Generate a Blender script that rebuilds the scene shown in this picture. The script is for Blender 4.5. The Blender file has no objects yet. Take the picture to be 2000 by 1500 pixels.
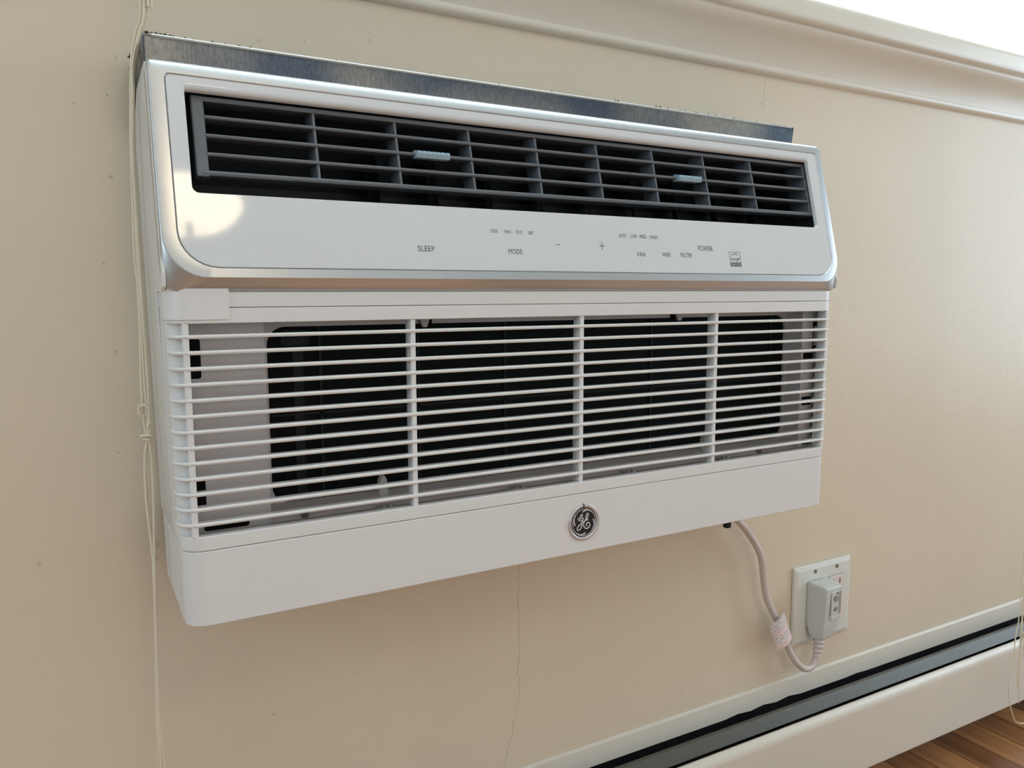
import bpy, bmesh, math, random
from mathutils import Vector, Matrix
random.seed(7)
S = bpy.context.scene
COL = S.collection
ZO = 0.495                      # floor stands at z = 0; the drawing heights below are measured from the unit's lower edge

# ------------------------------------------------------------------ camera
cam = bpy.data.cameras.new('camera'); cam_o = bpy.data.objects.new('camera', cam); COL.objects.link(cam_o)
R0 = Vector((0.87044175, -0.49226319, -0.00284639))
R1 = Vector((-0.05938991, -0.09927246, -0.99328637))
R2 = Vector((0.48867575, 0.86476698, -0.11564636))
M = Matrix((R0, -R1, -R2)).transposed().to_4x4()
M.translation = Vector((-0.0571182, -0.57417056, 0.23700011 + ZO))
cam_o.matrix_world = M
cam.sensor_width = 36.0; cam.lens = 36.0 * 1525.757 / 2000.0
cam.clip_start = 0.02; cam.clip_end = 60
S.camera = cam_o

# ------------------------------------------------------------------ world, lights, exposure
def lin(c):
    return tuple(((v / 255) / 12.92 if v / 255 <= 0.04045 else ((v / 255 + 0.055) / 1.055) ** 2.4) for v in c)
W = bpy.data.worlds.new('sky'); S.world = W; W.use_nodes = True
bg = W.node_tree.nodes['Background']; bg.inputs['Color'].default_value = (0.84, 0.93, 1.0, 1); bg.inputs['Strength'].default_value = 1.55

def area(name, loc, target, sx, sy, power, color):
    l = bpy.data.lights.new(name, 'AREA'); l.shape = 'RECTANGLE'; l.size = sx; l.size_y = sy
    l.energy = power; l.color = color
    o = bpy.data.objects.new(name, l); COL.objects.link(o)
    o.location = Vector(loc) + Vector((0, 0, ZO))
    d = Vector(target) - Vector(loc)
    o.rotation_euler = d.to_track_quat('-Z', 'Y').to_euler()
    return o
area('daylight_above_sill', (0.70, 0.205, 1.17), (0.70, -1.0, 0.95), 1.5, 1.08, 80, (0.695, 0.895, 1.0))
area('skylight_outdoors', (0.70, 1.60, 4.80), (0.70, 0.05, 0.45), 4.0, 2.6, 800, (0.55, 0.90, 1.0))
area('daylight_left_window', (-1.78, -0.75, 0.85), (1.0, -0.75, 0.6), 1.1, 1.25, 10.5, (0.54, 0.80, 1.0))
area('daylight_right_window', (2.68, -0.65, 0.50), (0.9, -0.5, 0.35), 1.0, 1.1, 18, (0.60, 0.79, 0.98))
S.view_settings.view_transform = 'Standard'
S.view_settings.look = 'None'
S.view_settings.gamma = 1.0
S.view_settings.use_curve_mapping = False
S.view_settings.exposure = -0.15

# ------------------------------------------------------------------ materials
def mat(name, rgb, rough=0.5, metal=0.0, noise=None, bump=None, spec=None, coat=None):
    m = bpy.data.materials.new(name); m.use_nodes = True
    nt = m.node_tree; b = nt.nodes['Principled BSDF']
    c = lin(rgb)
    b.inputs['Base Color'].default_value = (*c, 1); b.inputs['Roughness'].default_value = rough
    b.inputs['Metallic'].default_value = metal
    if spec is not None: b.inputs['Specular IOR Level'].default_value = spec
    if coat: b.inputs['Coat Weight'].default_value = coat; b.inputs['Coat Roughness'].default_value = 0.06
    tc = nt.nodes.new('ShaderNodeTexCoord')
    if noise:
        scale, amt = noise
        n = nt.nodes.new('ShaderNodeTexNoise'); n.inputs['Scale'].default_value = scale; n.inputs['Detail'].default_value = 4
        nt.links.new(tc.outputs['Object'], n.inputs['Vector'])
        mx = nt.nodes.new('ShaderNodeMix'); mx.data_type = 'RGBA'
        mx.inputs['A'].default_value = (*[v * (1 - amt) for v in c], 1); mx.inputs['B'].default_value = (*[min(1, v * (1 + amt)) for v in c], 1)
        nt.links.new(n.outputs['Fac'], mx.inputs['Factor']); nt.links.new(mx.outputs['Result'], b.inputs['Base Color'])
    if bump:
        scale, st = bump
        n = nt.nodes.new('ShaderNodeTexNoise'); n.inputs['Scale'].default_value = scale; n.inputs['Detail'].default_value = 3
        nt.links.new(tc.outputs['Object'], n.inputs['Vector'])
        bp = nt.nodes.new('ShaderNodeBump'); bp.inputs['Strength'].default_value = st; bp.inputs['Distance'].default_value = 0.001
        nt.links.new(n.outputs['Fac'], bp.inputs['Height']); nt.links.new(bp.outputs['Normal'], b.inputs['Normal'])
    return m

def node_math(nt, op, a, b=None, clamp=False):
    n = nt.nodes.new('ShaderNodeMath'); n.operation = op; n.use_clamp = clamp
    for i, v in enumerate((a, b)):
        if v is None: continue
        if isinstance(v, (int, float)): n.inputs[i].default_value = v
        else: nt.links.new(v, n.inputs[i])
    return n.outputs[0]

def wall_material():
    m = mat('cream_wall_paint', (222, 207, 180), 0.42)
    nt = m.node_tree; b = nt.nodes['Principled BSDF']; L = nt.links
    b.inputs['Specular IOR Level'].default_value = 0.35
    geo = nt.nodes.new('ShaderNodeNewGeometry')
    sep = nt.nodes.new('ShaderNodeSeparateXYZ'); L.new(geo.outputs['Position'], sep.inputs[0])
    X, Z = sep.outputs['X'], node_math(nt, 'SUBTRACT', sep.outputs['Z'], ZO)
    # large uneven tone
    n1 = nt.nodes.new('ShaderNodeTexNoise'); n1.inputs['Scale'].default_value = 5; n1.inputs['Detail'].default_value = 3
    L.new(geo.outputs['Position'], n1.inputs['Vector'])
    # roller texture, stronger in patches
    n2 = nt.nodes.new('ShaderNodeTexNoise'); n2.inputs['Scale'].default_value = 130; n2.inputs['Detail'].default_value = 3
    mp = nt.nodes.new('ShaderNodeMapping'); mp.inputs['Scale'].default_value = (1, 1, 1.9); L.new(geo.outputs['Position'], mp.inputs['Vector']); L.new(mp.outputs[0], n2.inputs['Vector'])
    n3 = nt.nodes.new('ShaderNodeTexNoise'); n3.inputs['Scale'].default_value = 22; n3.inputs['Detail'].default_value = 2
    L.new(geo.outputs['Position'], n3.inputs['Vector'])
    h = node_math(nt, 'ADD', n2.outputs['Fac'], node_math(nt, 'MULTIPLY', n3.outputs['Fac'], 1.6))
    # hairline cracks
    nz = nt.nodes.new('ShaderNodeTexNoise'); nz.inputs['Scale'].default_value = 70; nz.inputs['Detail'].default_value = 4
    L.new(geo.outputs['Position'], nz.inputs['Vector'])
    wob = node_math(nt, 'MULTIPLY', node_math(nt, 'SUBTRACT', nz.outputs['Fac'], 0.5), 0.010)
    def crack(x0, z_hi, z_lo, slope=0.0, width=0.00055):
        d = node_math(nt, 'SUBTRACT', X, x0)
        if slope: d = node_math(nt, 'SUBTRACT', d, node_math(nt, 'MULTIPLY', node_math(nt, 'SUBTRACT', z_hi, Z), slope))
        d = node_math(nt, 'ABSOLUTE', node_math(nt, 'ADD', d, wob))
        f = node_math(nt, 'LESS_THAN', d, width)
        f = node_math(nt, 'MULTIPLY', f, node_math(nt, 'LESS_THAN', Z, z_hi))
        return node_math(nt, 'MULTIPLY', f, node_math(nt, 'GREATER_THAN', Z, z_lo))
    cr = crack(0.3585, 0.0, -0.222)
    cr = node_math(nt, 'MAXIMUM', cr, crack(0.3575, -0.222, -0.30, -0.25))
    cr = node_math(nt, 'MAXIMUM', cr, crack(0.7160, 0.503, 0.466, -0.13, 0.0005))
    # sparse specks and scuffs
    spots = [(-0.021, 0.331, .0022), (-0.02, 0.395, .0016), (-0.044, 0.386, .0013), (-0.012, 0.425, .0018), (-0.025, 0.19, .0018), (-0.028, 0.105, .0014),
             (-0.03, 0.262, .0016), (-0.09, 0.02, .002), (0.709, 0.470, .0020), (0.713, 0.464, .0016), (0.86, 0.28, .0022), (0.10, 0.455, .0015), (0.20, 0.47, .0015),
             (0.14, 0.46, .0013), (0.57, -0.262, .0016), (0.60, -0.275, .002), (0.62, -0.27, .0013), (1.02, -0.285, .002), (0.30, -0.16, .0013), (0.17, -0.14, .0014), (0.09, -0.16, .002), (-0.0030, 0.022, .0042), (-0.0040, 0.010, .0032), (-0.0048, 0.034, .0022)]
    sp = None
    for sx, sz, r in spots:
        dx = node_math(nt, 'SUBTRACT', X, sx); dz = node_math(nt, 'SUBTRACT', Z, sz)
        d2 = node_math(nt, 'ADD', node_math(nt, 'MULTIPLY', dx, dx), node_math(nt, 'MULTIPLY', dz, dz))
        v = node_math(nt, 'SUBTRACT', 1.0, node_math(nt, 'DIVIDE', d2, r * r), True)
        sp = v if sp is None else node_math(nt, 'MAXIMUM', sp, v)
    sp = node_math(nt, 'MULTIPLY', sp, 0.30)
    dark = node_math(nt, 'MAXIMUM', node_math(nt, 'MULTIPLY', cr, 0.30), sp)
    c = lin((223, 207, 184))
    mx = nt.nodes.new('ShaderNodeMix'); mx.data_type = 'RGBA'
    mx.inputs['A'].default_value = (*[v * 0.96 for v in c], 1); mx.inputs['B'].default_value = (*[v * 1.04 for v in c], 1)
    L.new(n1.outputs['Fac'], mx.inputs['Factor'])
    m2 = nt.nodes.new('ShaderNodeMix'); m2.data_type = 'RGBA'; m2.inputs['B'].default_value = (*lin((92, 82, 64)), 1)
    L.new(mx.outputs['Result'], m2.inputs['A']); L.new(dark, m2.inputs['Factor']); L.new(m2.outputs['Result'], b.inputs['Base Color'])
    hh = node_math(nt, 'SUBTRACT', h, node_math(nt, 'MULTIPLY', cr, 3.0))
    bp = nt.nodes.new('ShaderNodeBump'); bp.inputs['Strength'].default_value = 0.20; bp.inputs['Distance'].default_value = 0.001
    L.new(hh, bp.inputs['Height']); L.new(bp.outputs['Normal'], b.inputs['Normal'])
    return m

M_WALL = wall_material()
M_TRIM = mat('cream_gloss_trim', (228, 220, 205), 0.30, bump=(40, 0.10))
M_CEIL = mat('white_ceiling', (230, 230, 228), 0.8, bump=(90, 0.1))
M_ROOM = mat('neutral_far_wall', (208, 207, 204), 0.6, bump=(90, 0.1))  # unseen walls, toned neutral grey so their bounced light stays neutral
M_WHITE = mat('white_plastic', (226, 223, 221), 0.34, bump=(700, 0.02))
M_SIDE = mat('white_gloss_side', (224, 224, 222), 0.16)
M_INNER = mat('white_inner_plastic', (206, 199, 196), 0.5)
M_GLOSS = mat('glossy_white_panel', (213, 212, 212), 0.05, spec=0.65)
M_SILVER = mat('satin_silver_paint', (192, 193, 194), 0.27, 0.7, noise=(900, 0.03))
M_DARK = mat('charcoal_louver_plastic', (100, 103, 108), 0.42)
M_BLACK = mat('black_hole_shade', (8, 8, 9), 0.8, spec=0.2)  # flat black standing in for the shade inside slots and notches
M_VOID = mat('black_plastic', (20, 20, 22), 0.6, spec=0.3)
M_CAV = mat('dark_outlet_lining', (66, 64, 64), 0.5)
M_TAB = mat('blue_grey_tab', (150, 172, 184), 0.45)
M_PRINT = mat('grey_print', (84, 84, 87), 0.5)
M_PRINT2 = mat('pale_print', (200, 200, 200), 0.5)
M_CHROME = mat('badge_chrome', (200, 195, 195), 0.30, 0.5)
M_MONO = mat('badge_silver_paint', (205, 202, 202), 0.40, 0.2)
M_BADGE = mat('badge_black', (34, 30, 34), 0.25)
M_FILTER = mat('dark_filter_mesh', (9, 9, 10), 0.75, spec=0.2, noise=(500, 0.5))
M_RIB = mat('filter_rib_plastic', (20, 20, 22), 0.55, spec=0.3)
M_GALV = mat('galvanised_steel', (118, 122, 128), 0.34, 0.85, noise=(60, 0.30), bump=(220, 0.10))
def galv_material():
    m = mat('galvanised_steel', (110, 114, 120), 0.36, 0.75)
    nt = m.node_tree; b = nt.nodes['Principled BSDF']; L = nt.links
    tc = nt.nodes.new('ShaderNodeTexCoord')
    def noise(scale, vec, det):
        mp = nt.nodes.new('ShaderNodeMapping'); mp.inputs['Scale'].default_value = vec; L.new(tc.outputs['Object'], mp.inputs['Vector'])
        n = nt.nodes.new('ShaderNodeTexNoise'); n.inputs['Scale'].default_value = scale; n.inputs['Detail'].default_value = det; L.new(mp.outputs[0], n.inputs['Vector']); return n.outputs['Fac']
    patch = noise(7.0, (1, 1, 1), 1); streak = noise(40.0, (22, 3, 1.2), 3); spangle = noise(520.0, (1, 1, 0.5), 2)
    r = nt.nodes.new('ShaderNodeValToRGB'); e = r.color_ramp.elements
    e[0].position = 0.42; e[0].color = (*lin((80, 86, 96)), 1); e[1].position = 0.60; e[1].color = (*lin((138, 132, 124)), 1)
    L.new(patch, r.inputs[0])
    f = node_math(nt, 'ADD', node_math(nt, 'MULTIPLY', streak, 0.7), node_math(nt, 'MULTIPLY', spangle, 0.9))
    mx = nt.nodes.new('ShaderNodeMix'); mx.data_type = 'RGBA'; mx.blend_type = 'MULTIPLY'; mx.inputs['Factor'].default_value = 1.0
    g = nt.nodes.new('ShaderNodeCombineColor'); 
    for k in range(3): L.new(node_math(nt, 'ADD', f, 0.22), g.inputs[k])
    L.new(r.outputs[0], mx.inputs['A']); L.new(g.outputs[0], mx.inputs['B']); L.new(mx.outputs['Result'], b.inputs['Base Color'])
    return m
M_GALV = galv_material()
M_GALV_EDGE = mat('bright_rim_steel', (215, 220, 220), 0.25, 0.9)  # brighter steel than the plates, for the thin pale rim line
M_PLASTER = mat('broken_plaster', (120, 110, 96), 0.95, noise=(200, 0.5), bump=(300, 0.6))
M_PLASTER_D = mat('old_sealant', (74, 66, 58), 0.95)
M_CORD = mat('grey_power_cord', (208, 196, 190), 0.45)
M_PLUG = mat('grey_plug', (205, 206, 200), 0.40)
M_PLUG_D = mat('grey_plug_recess', (150, 148, 143), 0.5)
M_PLATE = mat('outlet_plate_white', (222, 220, 212), 0.30)
M_RECEP = mat('receptacle_ivory', (226, 214, 205), 0.35)
M_SLOT = mat('slot_dark', (52, 46, 42), 0.7)
M_STEEL = mat('screw_steel', (150, 148, 142), 0.35, 0.8)
M_HEAT = mat('heater_cream_enamel', (220, 210, 196), 0.33, bump=(60, 0.05))
M_DAMP = mat('bare_damper_steel', (84, 80, 70), 0.42, 0.2, noise=(120, 0.12))
M_BLIND = mat('ivory_blind_cord', (228, 216, 192), 0.6)
M_GLASSLAMP = None

def tag_material():
    m = mat('printed_warning_tag', (238, 228, 226), 0.35)
    nt = m.node_tree; b = nt.nodes['Principled BSDF']; L = nt.links
    tc = nt.nodes.new('ShaderNodeTexCoord'); sp = nt.nodes.new('ShaderNodeSeparateXYZ'); L.new(tc.outputs['UV'], sp.inputs[0])
    U, V = sp.outputs['X'], sp.outputs['Y']
    row = node_math(nt, 'FRACT', node_math(nt, 'MULTIPLY', V, 11.0))
    inrow = node_math(nt, 'LESS_THAN', node_math(nt, 'ABSOLUTE', node_math(nt, 'SUBTRACT', row, 0.5)), 0.27)
    ns = nt.nodes.new('ShaderNodeTexNoise'); ns.inputs['Scale'].default_value = 26; ns.inputs['Detail'].default_value = 2
    mp = nt.nodes.new('ShaderNodeMapping'); mp.inputs['Scale'].default_value = (1, 0.45, 1); L.new(tc.outputs['UV'], mp.inputs['Vector']); L.new(mp.outputs[0], ns.inputs['Vector'])
    ink = node_math(nt, 'MULTIPLY', inrow, node_math(nt, 'GREATER_THAN', ns.outputs['Fac'], 0.46))
    redband = node_math(nt, 'MAXIMUM', node_math(nt, 'LESS_THAN', V, 0.17), node_math(nt, 'LESS_THAN', node_math(nt, 'ABSOLUTE', node_math(nt, 'SUBTRACT', V, 0.52)), 0.07))
    c1 = nt.nodes.new('ShaderNodeMix'); c1.data_type = 'RGBA'; c1.inputs['A'].default_value = (*lin((168, 158, 162)), 1); c1.inputs['B'].default_value = (*lin((226, 164, 156)), 1)
    L.new(redband, c1.inputs['Factor'])
    c2 = nt.nodes.new('ShaderNodeMix'); c2.data_type = 'RGBA'; c2.inputs['A'].default_value = (*lin((240, 230, 228)), 1)
    L.new(ink, c2.inputs['Factor']); L.new(c1.outputs['Result'], c2.inputs['B']); L.new(c2.outputs['Result'], b.inputs['Base Color'])
    return m
M_TAG = tag_material()

def wood_material():
    m = mat('oak_floorboard', (150, 100, 62), 0.35)
    nt = m.node_tree; b = nt.nodes['Principled BSDF']; L = nt.links
    tc = nt.nodes.new('ShaderNodeTexCoord'); mp = nt.nodes.new('ShaderNodeMapping'); mp.inputs['Scale'].default_value = (60, 3, 20)
    oi = nt.nodes.new('ShaderNodeObjectInfo')
    L.new(tc.outputs['Object'], mp.inputs['Vector'])
    n = nt.nodes.new('ShaderNodeTexNoise'); n.noise_dimensions = '4D'; n.inputs['Scale'].default_value = 1.0; n.inputs['Detail'].default_value = 5
    L.new(mp.outputs[0], n.inputs['Vector']); L.new(node_math(nt, 'MULTIPLY', oi.outputs['Random'], 40.0), n.inputs['W'])
    r = nt.nodes.new('ShaderNodeValToRGB')
    r.color_ramp.elements[0].color = (*lin((112, 70, 42)), 1); r.color_ramp.elements[1].color = (*lin((190, 132, 84)), 1)
    r.color_ramp.elements[0].position = 0.3; r.color_ramp.elements[1].position = 0.7
    L.new(node_math(nt, 'ADD', node_math(nt, 'MULTIPLY', n.outputs['Fac'], 0.6), node_math(nt, 'MULTIPLY', oi.outputs['Random'], 0.4)), r.inputs[0])
    L.new(r.outputs[0], b.inputs['Base Color'])
    return m
M_WOOD = wood_material()
M_SUB = mat('dark_subfloor', (60, 40, 26), 0.8)

def emit_mat(name, rgb, strength):
    m = bpy.data.materials.new(name); m.use_nodes = True; nt = m.node_tree
    b = nt.nodes['Principled BSDF']; b.inputs['Base Color'].default_value = (*lin(rgb), 1); b.inputs['Roughness'].default_value = 0.4
    b.inputs['Emission Color'].default_value = (*lin(rgb), 1); b.inputs['Emission Strength'].default_value = strength
    return m
M_BOWL = emit_mat('lit_frosted_glass', (255, 232, 198), 13.0)
M_BRASS = mat('dark_bronze', (70, 58, 46), 0.4, 0.8)

def pane_material():
    m = bpy.data.materials.new('window_glass'); m.use_nodes = True; nt = m.node_tree; nt.nodes.clear()
    out = nt.nodes.new('ShaderNodeOutputMaterial'); t = nt.nodes.new('ShaderNodeBsdfTransparent'); g = nt.nodes.new('ShaderNodeBsdfGlossy')
    g.inputs['Roughness'].default_value = 0.02; mx = nt.nodes.new('ShaderNodeMixShader'); mx.inputs[0].default_value = 0.06
    nt.links.new(t.outputs[0], mx.inputs[1]); nt.links.new(g.outputs[0], mx.inputs[2]); nt.links.new(mx.outputs[0], out.inputs[0])
    return m
M_PANE = pane_material()

# ------------------------------------------------------------------ object helpers
ORIGIN = {}
def empty(name, loc, label=None, cat=None, group=None, kind=None):
    o = bpy.data.objects.new(name, None); COL.objects.link(o)
    o.location = Vector(loc) + Vector((0, 0, ZO)); o.empty_display_size = 0.05
    ORIGIN[o.name] = Vector(loc)
    tag(o, label, cat, group, kind); return o
def tag(o, label=None, cat=None, group=None, kind=None):
    if label: o['label'] = label
    if cat: o['category'] = cat
    if group: o['group'] = group
    if kind: o['kind'] = kind
    return o
class MB:
    """collects shapes, then links them as ONE mesh object"""
    def __init__(s): s.v = []; s.f = []; s.uv = None
    def add(s, vs, fs):
        b = len(s.v); s.v += [tuple(v) for v in vs]; s.f += [tuple(i + b for i in f) for f in fs]; return s
    def box(s, x0, x1, y0, y1, z0, z1):
        return s.add([(x0,y0,z0),(x1,y0,z0),(x1,y1,z0),(x0,y1,z0),(x0,y0,z1),(x1,y0,z1),(x1,y1,z1),(x0,y1,z1)],
                     [(0,3,2,1),(4,5,6,7),(0,1,5,4),(1,2,6,5),(2,3,7,6),(3,0,4,7)])
    def loft(s, loops, closed=True, cap0=True, cap1=True):
        n = len(loops[0]); b = len(s.v)
        for lp in loops: s.v += [tuple(p) for p in lp]
        for k in range(len(loops) - 1):
            for i in range(n if closed else n - 1):
                j = (i + 1) % n
                s.f.append((b+k*n+i, b+k*n+j, b+(k+1)*n+j, b+(k+1)*n+i))
        if cap0: s.f.append(tuple(b + i for i in reversed(range(n))))
        if cap1: s.f.append(tuple(b + (len(loops)-1)*n + i for i in range(n)))
        return s
    def tube(s, pts, r, seg=8, caps=True):
        pts = [Vector(p) for p in pts]; loops = []
        rr = r if isinstance(r, (list, tuple)) else [r] * len(pts)
        up = None
        for i, p in enumerate(pts):
            d = (pts[min(i+1, len(pts)-1)] - pts[max(i-1, 0)]).normalized()
            if up is None:
                up = Vector((0,0,1)) if abs(d.z) < 0.9 else Vector((0,1,0))
            a = d.cross(up).normalized(); up = a.cross(d).normalized()
            loops.append([p + (a*math.cos(t) + up*math.sin(t)) * rr[i] for t in [2*math.pi*k/seg for k in range(seg)]])
        return s.loft(loops, True, caps, caps)
    def prism_x(s, prof, x0, x1, f0=None, f1=None):
        """profile of (y,z) swept along x"""
        return s.loft([[(x0, y, z) for y, z in prof], [(x1, y, z) for y, z in prof]])
    def build(s, name, material, parent=None, bevel=0, seg=2, smooth=False, label=None):
        mn = [min(v[i] for v in s.v) for i in range(3)]; mx = [max(v[i] for v in s.v) for i in range(3)]
        org = Vector([(a + b) / 2 for a, b in zip(mn, mx)])
        me = bpy.data.meshes.new(name)
        bm = bmesh.new()
        vs = [bm.verts.new(Vector(v) - org) for v in s.v]
        for f in s.f:
            try: bm.faces.new([vs[i] for i in f])
            except ValueError: pass
        bmesh.ops.recalc_face_normals(bm, faces=bm.faces)
        bm.to_mesh(me); bm.free()
        if s.uv:
            ul = me.uv_layers.new(name='uv')
            for l in me.loops: ul.data[l.index].uv = s.uv[l.vertex_index]
        me.materials.append(material)
        if smooth:
            for p in me.polygons: p.use_smooth = True
            try: me.set_sharp_from_angle(angle=math.radians(38))
            except Exception: pass
        o = bpy.data.objects.new(name, me); COL.objects.link(o); ORIGIN[o.name] = org
        if bevel:
            b = o.modifiers.new('bevel', 'BEVEL'); b.width = bevel; b.segments = seg; b.limit_method = 'ANGLE'; b.angle_limit = math.radians(40)
        if smooth:
            wn = o.modifiers.new('weighted_normal', 'WEIGHTED_NORMAL'); wn.keep_sharp = True; wn.weight = 80
        if parent: o.parent = parent; o.location = org - ORIGIN[parent.name]
        else: o.location = org + Vector((0, 0, ZO))
        if label: o['label'] = label
        return o
def box(name, m, parent, *a, bevel=0, label=None): return MB().box(*a).build(name, m, parent, bevel, label=label)
def copy_of(o, dx, dy=0, dz=0):
    c = o.copy(); COL.objects.link(c); c.location = o.location + Vector((dx, dy, dz))
    ORIGIN[c.name] = ORIGIN[o.name] + Vector((dx, dy, dz)); return c
def smooth_path(pts, n=6):
    P = [Vector(p) for p in pts]; out = []
    for i in range(len(P) - 1):
        a, b, c, d = P[max(i-1,0)], P[i], P[i+1], P[min(i+2, len(P)-1)]
        for k in range(n):
            t = k / n
            out.append(0.5*((2*b) + (c-a)*t + (2*a-5*b+4*c-d)*t*t + (3*b-a-3*c+d)*t**3))
    out.append(P[-1]); return out

# ------------------------------------------------------------------ the setting
YW = 0.148                                  # face of the wall
XL, XR, YF, ZF, ZC = -1.8, 2.7, -3.2, -ZO, 2.0
WX0, WX1, WZ0, WZ1 = -0.12, 1.52, 0.580, 1.74      # window opening
def x0(z): return 0.003 - 0.0125 * z        # left flank of the unit (slight draft)
def x1(z): return 0.6725 + 0.0095 * z

def jag(a, b, n, off, amp, nx, nz):
    """points from a to b (excl. b) pushed outward by a ragged amount"""
    out = []
    for i in range(n):
        t = i / n; r = off + amp * random.random() ** 2.2
        out.append((a[0] + (b[0]-a[0])*t + nx*r, a[1] + (b[1]-a[1])*t + nz*r))
    return out
SX0, SX1, SZ0, SZ1 = 0.0002, 0.6745, 0.040, 0.4245
hole = jag((SX0,SZ1),(SX1,SZ1),46,0.0014,0.0032,0,1) + jag((SX1,SZ1),(SX1,SZ0),28,0.0002,0.0015,1,0) + \
       jag((SX1,SZ0),(0.0062,SZ0),30,0.0005,0.001,0,-1) + jag((0.0062,SZ0),(0.0040,0.34),20,0.0003,0.0004,-1,0) + jag((0.0040,0.34),(SX0,0.392),4,0,0,-1,0) + jag((SX0,0.392),(SX0,SZ1),9,0.0004,0.0040,-1,0)
def wall_back():
    bm = bmesh.new()
    def loop(pts, y): return [bm.verts.new((x, y, z)) for x, z in pts]
    def edges(vs): return [bm.edges.new((vs[i], vs[(i+1) % len(vs)])) for i in range(len(vs))]
    outer = [(XL,ZF),(XR,ZF),(XR,ZC),(XL,ZC)]
    win = [(WX0,WZ0),(WX1,WZ0),(WX1,WZ1),(WX0,WZ1)]
    lo, lw, lh = loop(outer, YW), loop(win, YW), loop(hole, YW)
    es = edges(lo) + edges(lw) + edges(lh)
    bmesh.ops.triangle_fill(bm, use_beauty=True, use_dissolve=False, edges=es)
    # window reveal
    lw2 = loop(win, YW + 0.16)
    for i in range(4):
        j = (i+1) % 4; bm.faces.new((lw[i], lw[j], lw2[j], lw2[i]))
    # outer face of the wall
    lo2 = loop(outer, YW + 0.16)
    for i in range(4):
        j = (i+1) % 4; bm.faces.new((lo[i], lo[j], lo2[j], lo2[i]))
    bmesh.ops.triangle_fill(bm, use_beauty=True, edges=[bm.edges.get((lo2[i], lo2[(i+1)%4])) for i in range(4)] + [bm.edges.get((lw2[i], lw2[(i+1)%4])) for i in range(4)])
    bmesh.ops.recalc_face_normals(bm, faces=bm.faces)
    me = bpy.data.meshes.new('wall_back')
    org = Vector((0, 0, 0))
    bm.to_mesh(me); bm.free(); me.materials.append(M_WALL)
    o = bpy.data.objects.new('wall_back', me); COL.objects.link(o); o.location = (0, 0, ZO); ORIGIN[o.name] = org
    tag(o, kind='structure'); return o
wb = wall_back()
# broken plaster lining the hole round the sleeve
m = MB(); n = len(hole); b0 = [(x, YW + 0.0006, z) for x, z in hole]; b1 = [(x, YW + 0.05, z) for x, z in hole]
m.loft([b0, b1], True, False, True); m.build('hole_lining', M_PLASTER, wb)

fl = MB().box(XL, XR, YF, YW, ZF - 0.06, ZF - 0.014).build('floor', M_SUB); tag(fl, kind='structure')
pw = 0.0575; k = 0; x = XL; base = None
while x < XR - 0.01:
    if base is None:
        base = MB().box(x + 0.0004, x + pw - 0.0004, YF, YW, ZF - 0.014, ZF).build('floorboard', M_WOOD, fl, 0.0008, 1)
    else: copy_of(base, x - XL, 0, random.uniform(-0.0003, 0.0))
    x += pw
def panel(name, mtl, *a):
    o = MB().box(*a).build(name, mtl); tag(o, kind='structure'); return o
panel('ceiling', M_CEIL, XL, XR, YF, YW, ZC, ZC + 0.06)
def wall_with_opening(name, mtl, axis, pos, lo, hi, o0, o1, q0, q1):
    m = MB()
    for a, b, c, d in ((lo, o0, ZF, ZC), (o1, hi, ZF, ZC), (o0, o1, ZF, q0), (o0, o1, q1, ZC)):
        if axis == 'x': m.box(pos - 0.08, pos, a, b, c, d)
        else: m.box(a, b, pos - 0.08, pos, c, d)
    o = m.build(name, mtl); tag(o, kind='structure'); return o
wall_with_opening('wall_right', M_ROOM, 'x', XR + 0.08, YF, YW, -1.18, -0.12, -0.08, 1.08)
wall_with_opening('wall_left', M_ROOM, 'x', XL, YF, YW, -1.32, -0.18, 0.2, 1.5)
wall_with_opening('wall_front', M_ROOM, 'y', YF, XL, XR, -0.1, 2.1, 0.3, 1.3)

def window(name, axis, pos, a0, a1, q0, q1, depth):
    w = MB(); fw = 0.04
    rects = [(a0, a1, q0, q0 + fw), (a0, a1, q1 - fw, q1), (a0, a0 + fw, q0 + fw, q1 - fw), (a1 - fw, a1, q0 + fw, q1 - fw),
             (a0 + fw, a1 - fw, (q0+q1)/2 - 0.018, (q0+q1)/2 + 0.018)]
    for a, b, c, d in rects:
        if axis == 'y': w.box(a, b, pos, pos + depth, c, d)
        else: w.box(pos, pos + depth, a, b, c, d)
    o = w.build(name, M_TRIM, bevel=0.003); tag(o, kind='structure')
    for c, d in ((q0 + fw, (q0+q1)/2 - 0.018), ((q0+q1)/2 + 0.018, q1 - fw)):
        p = MB()
        if axis == 'y': p.box(a0 + fw, a1 - fw, pos + depth*0.45, pos + depth*0.55, c, d)
        else: p.box(pos + depth*0.45, pos + depth*0.55, a0 + fw, a1 - fw, c, d)
        p.build('pane', M_PANE, o)
    return o
window('window_1', 'y', YW + 0.085, WX0, WX1, WZ0 + 0.006, WZ1, 0.045)
window('window_2', 'x', XL - 0.06, -1.32, -0.18, 0.2, 1.5, 0.035)
window('window_3', 'y', YF - 0.06, -0.1, 2.1, 0.3, 1.3, 0.035)
window('window_4', 'x', XR + 0.025, -1.18, -0.12, -0.08, 1.08, 0.035)

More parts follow.
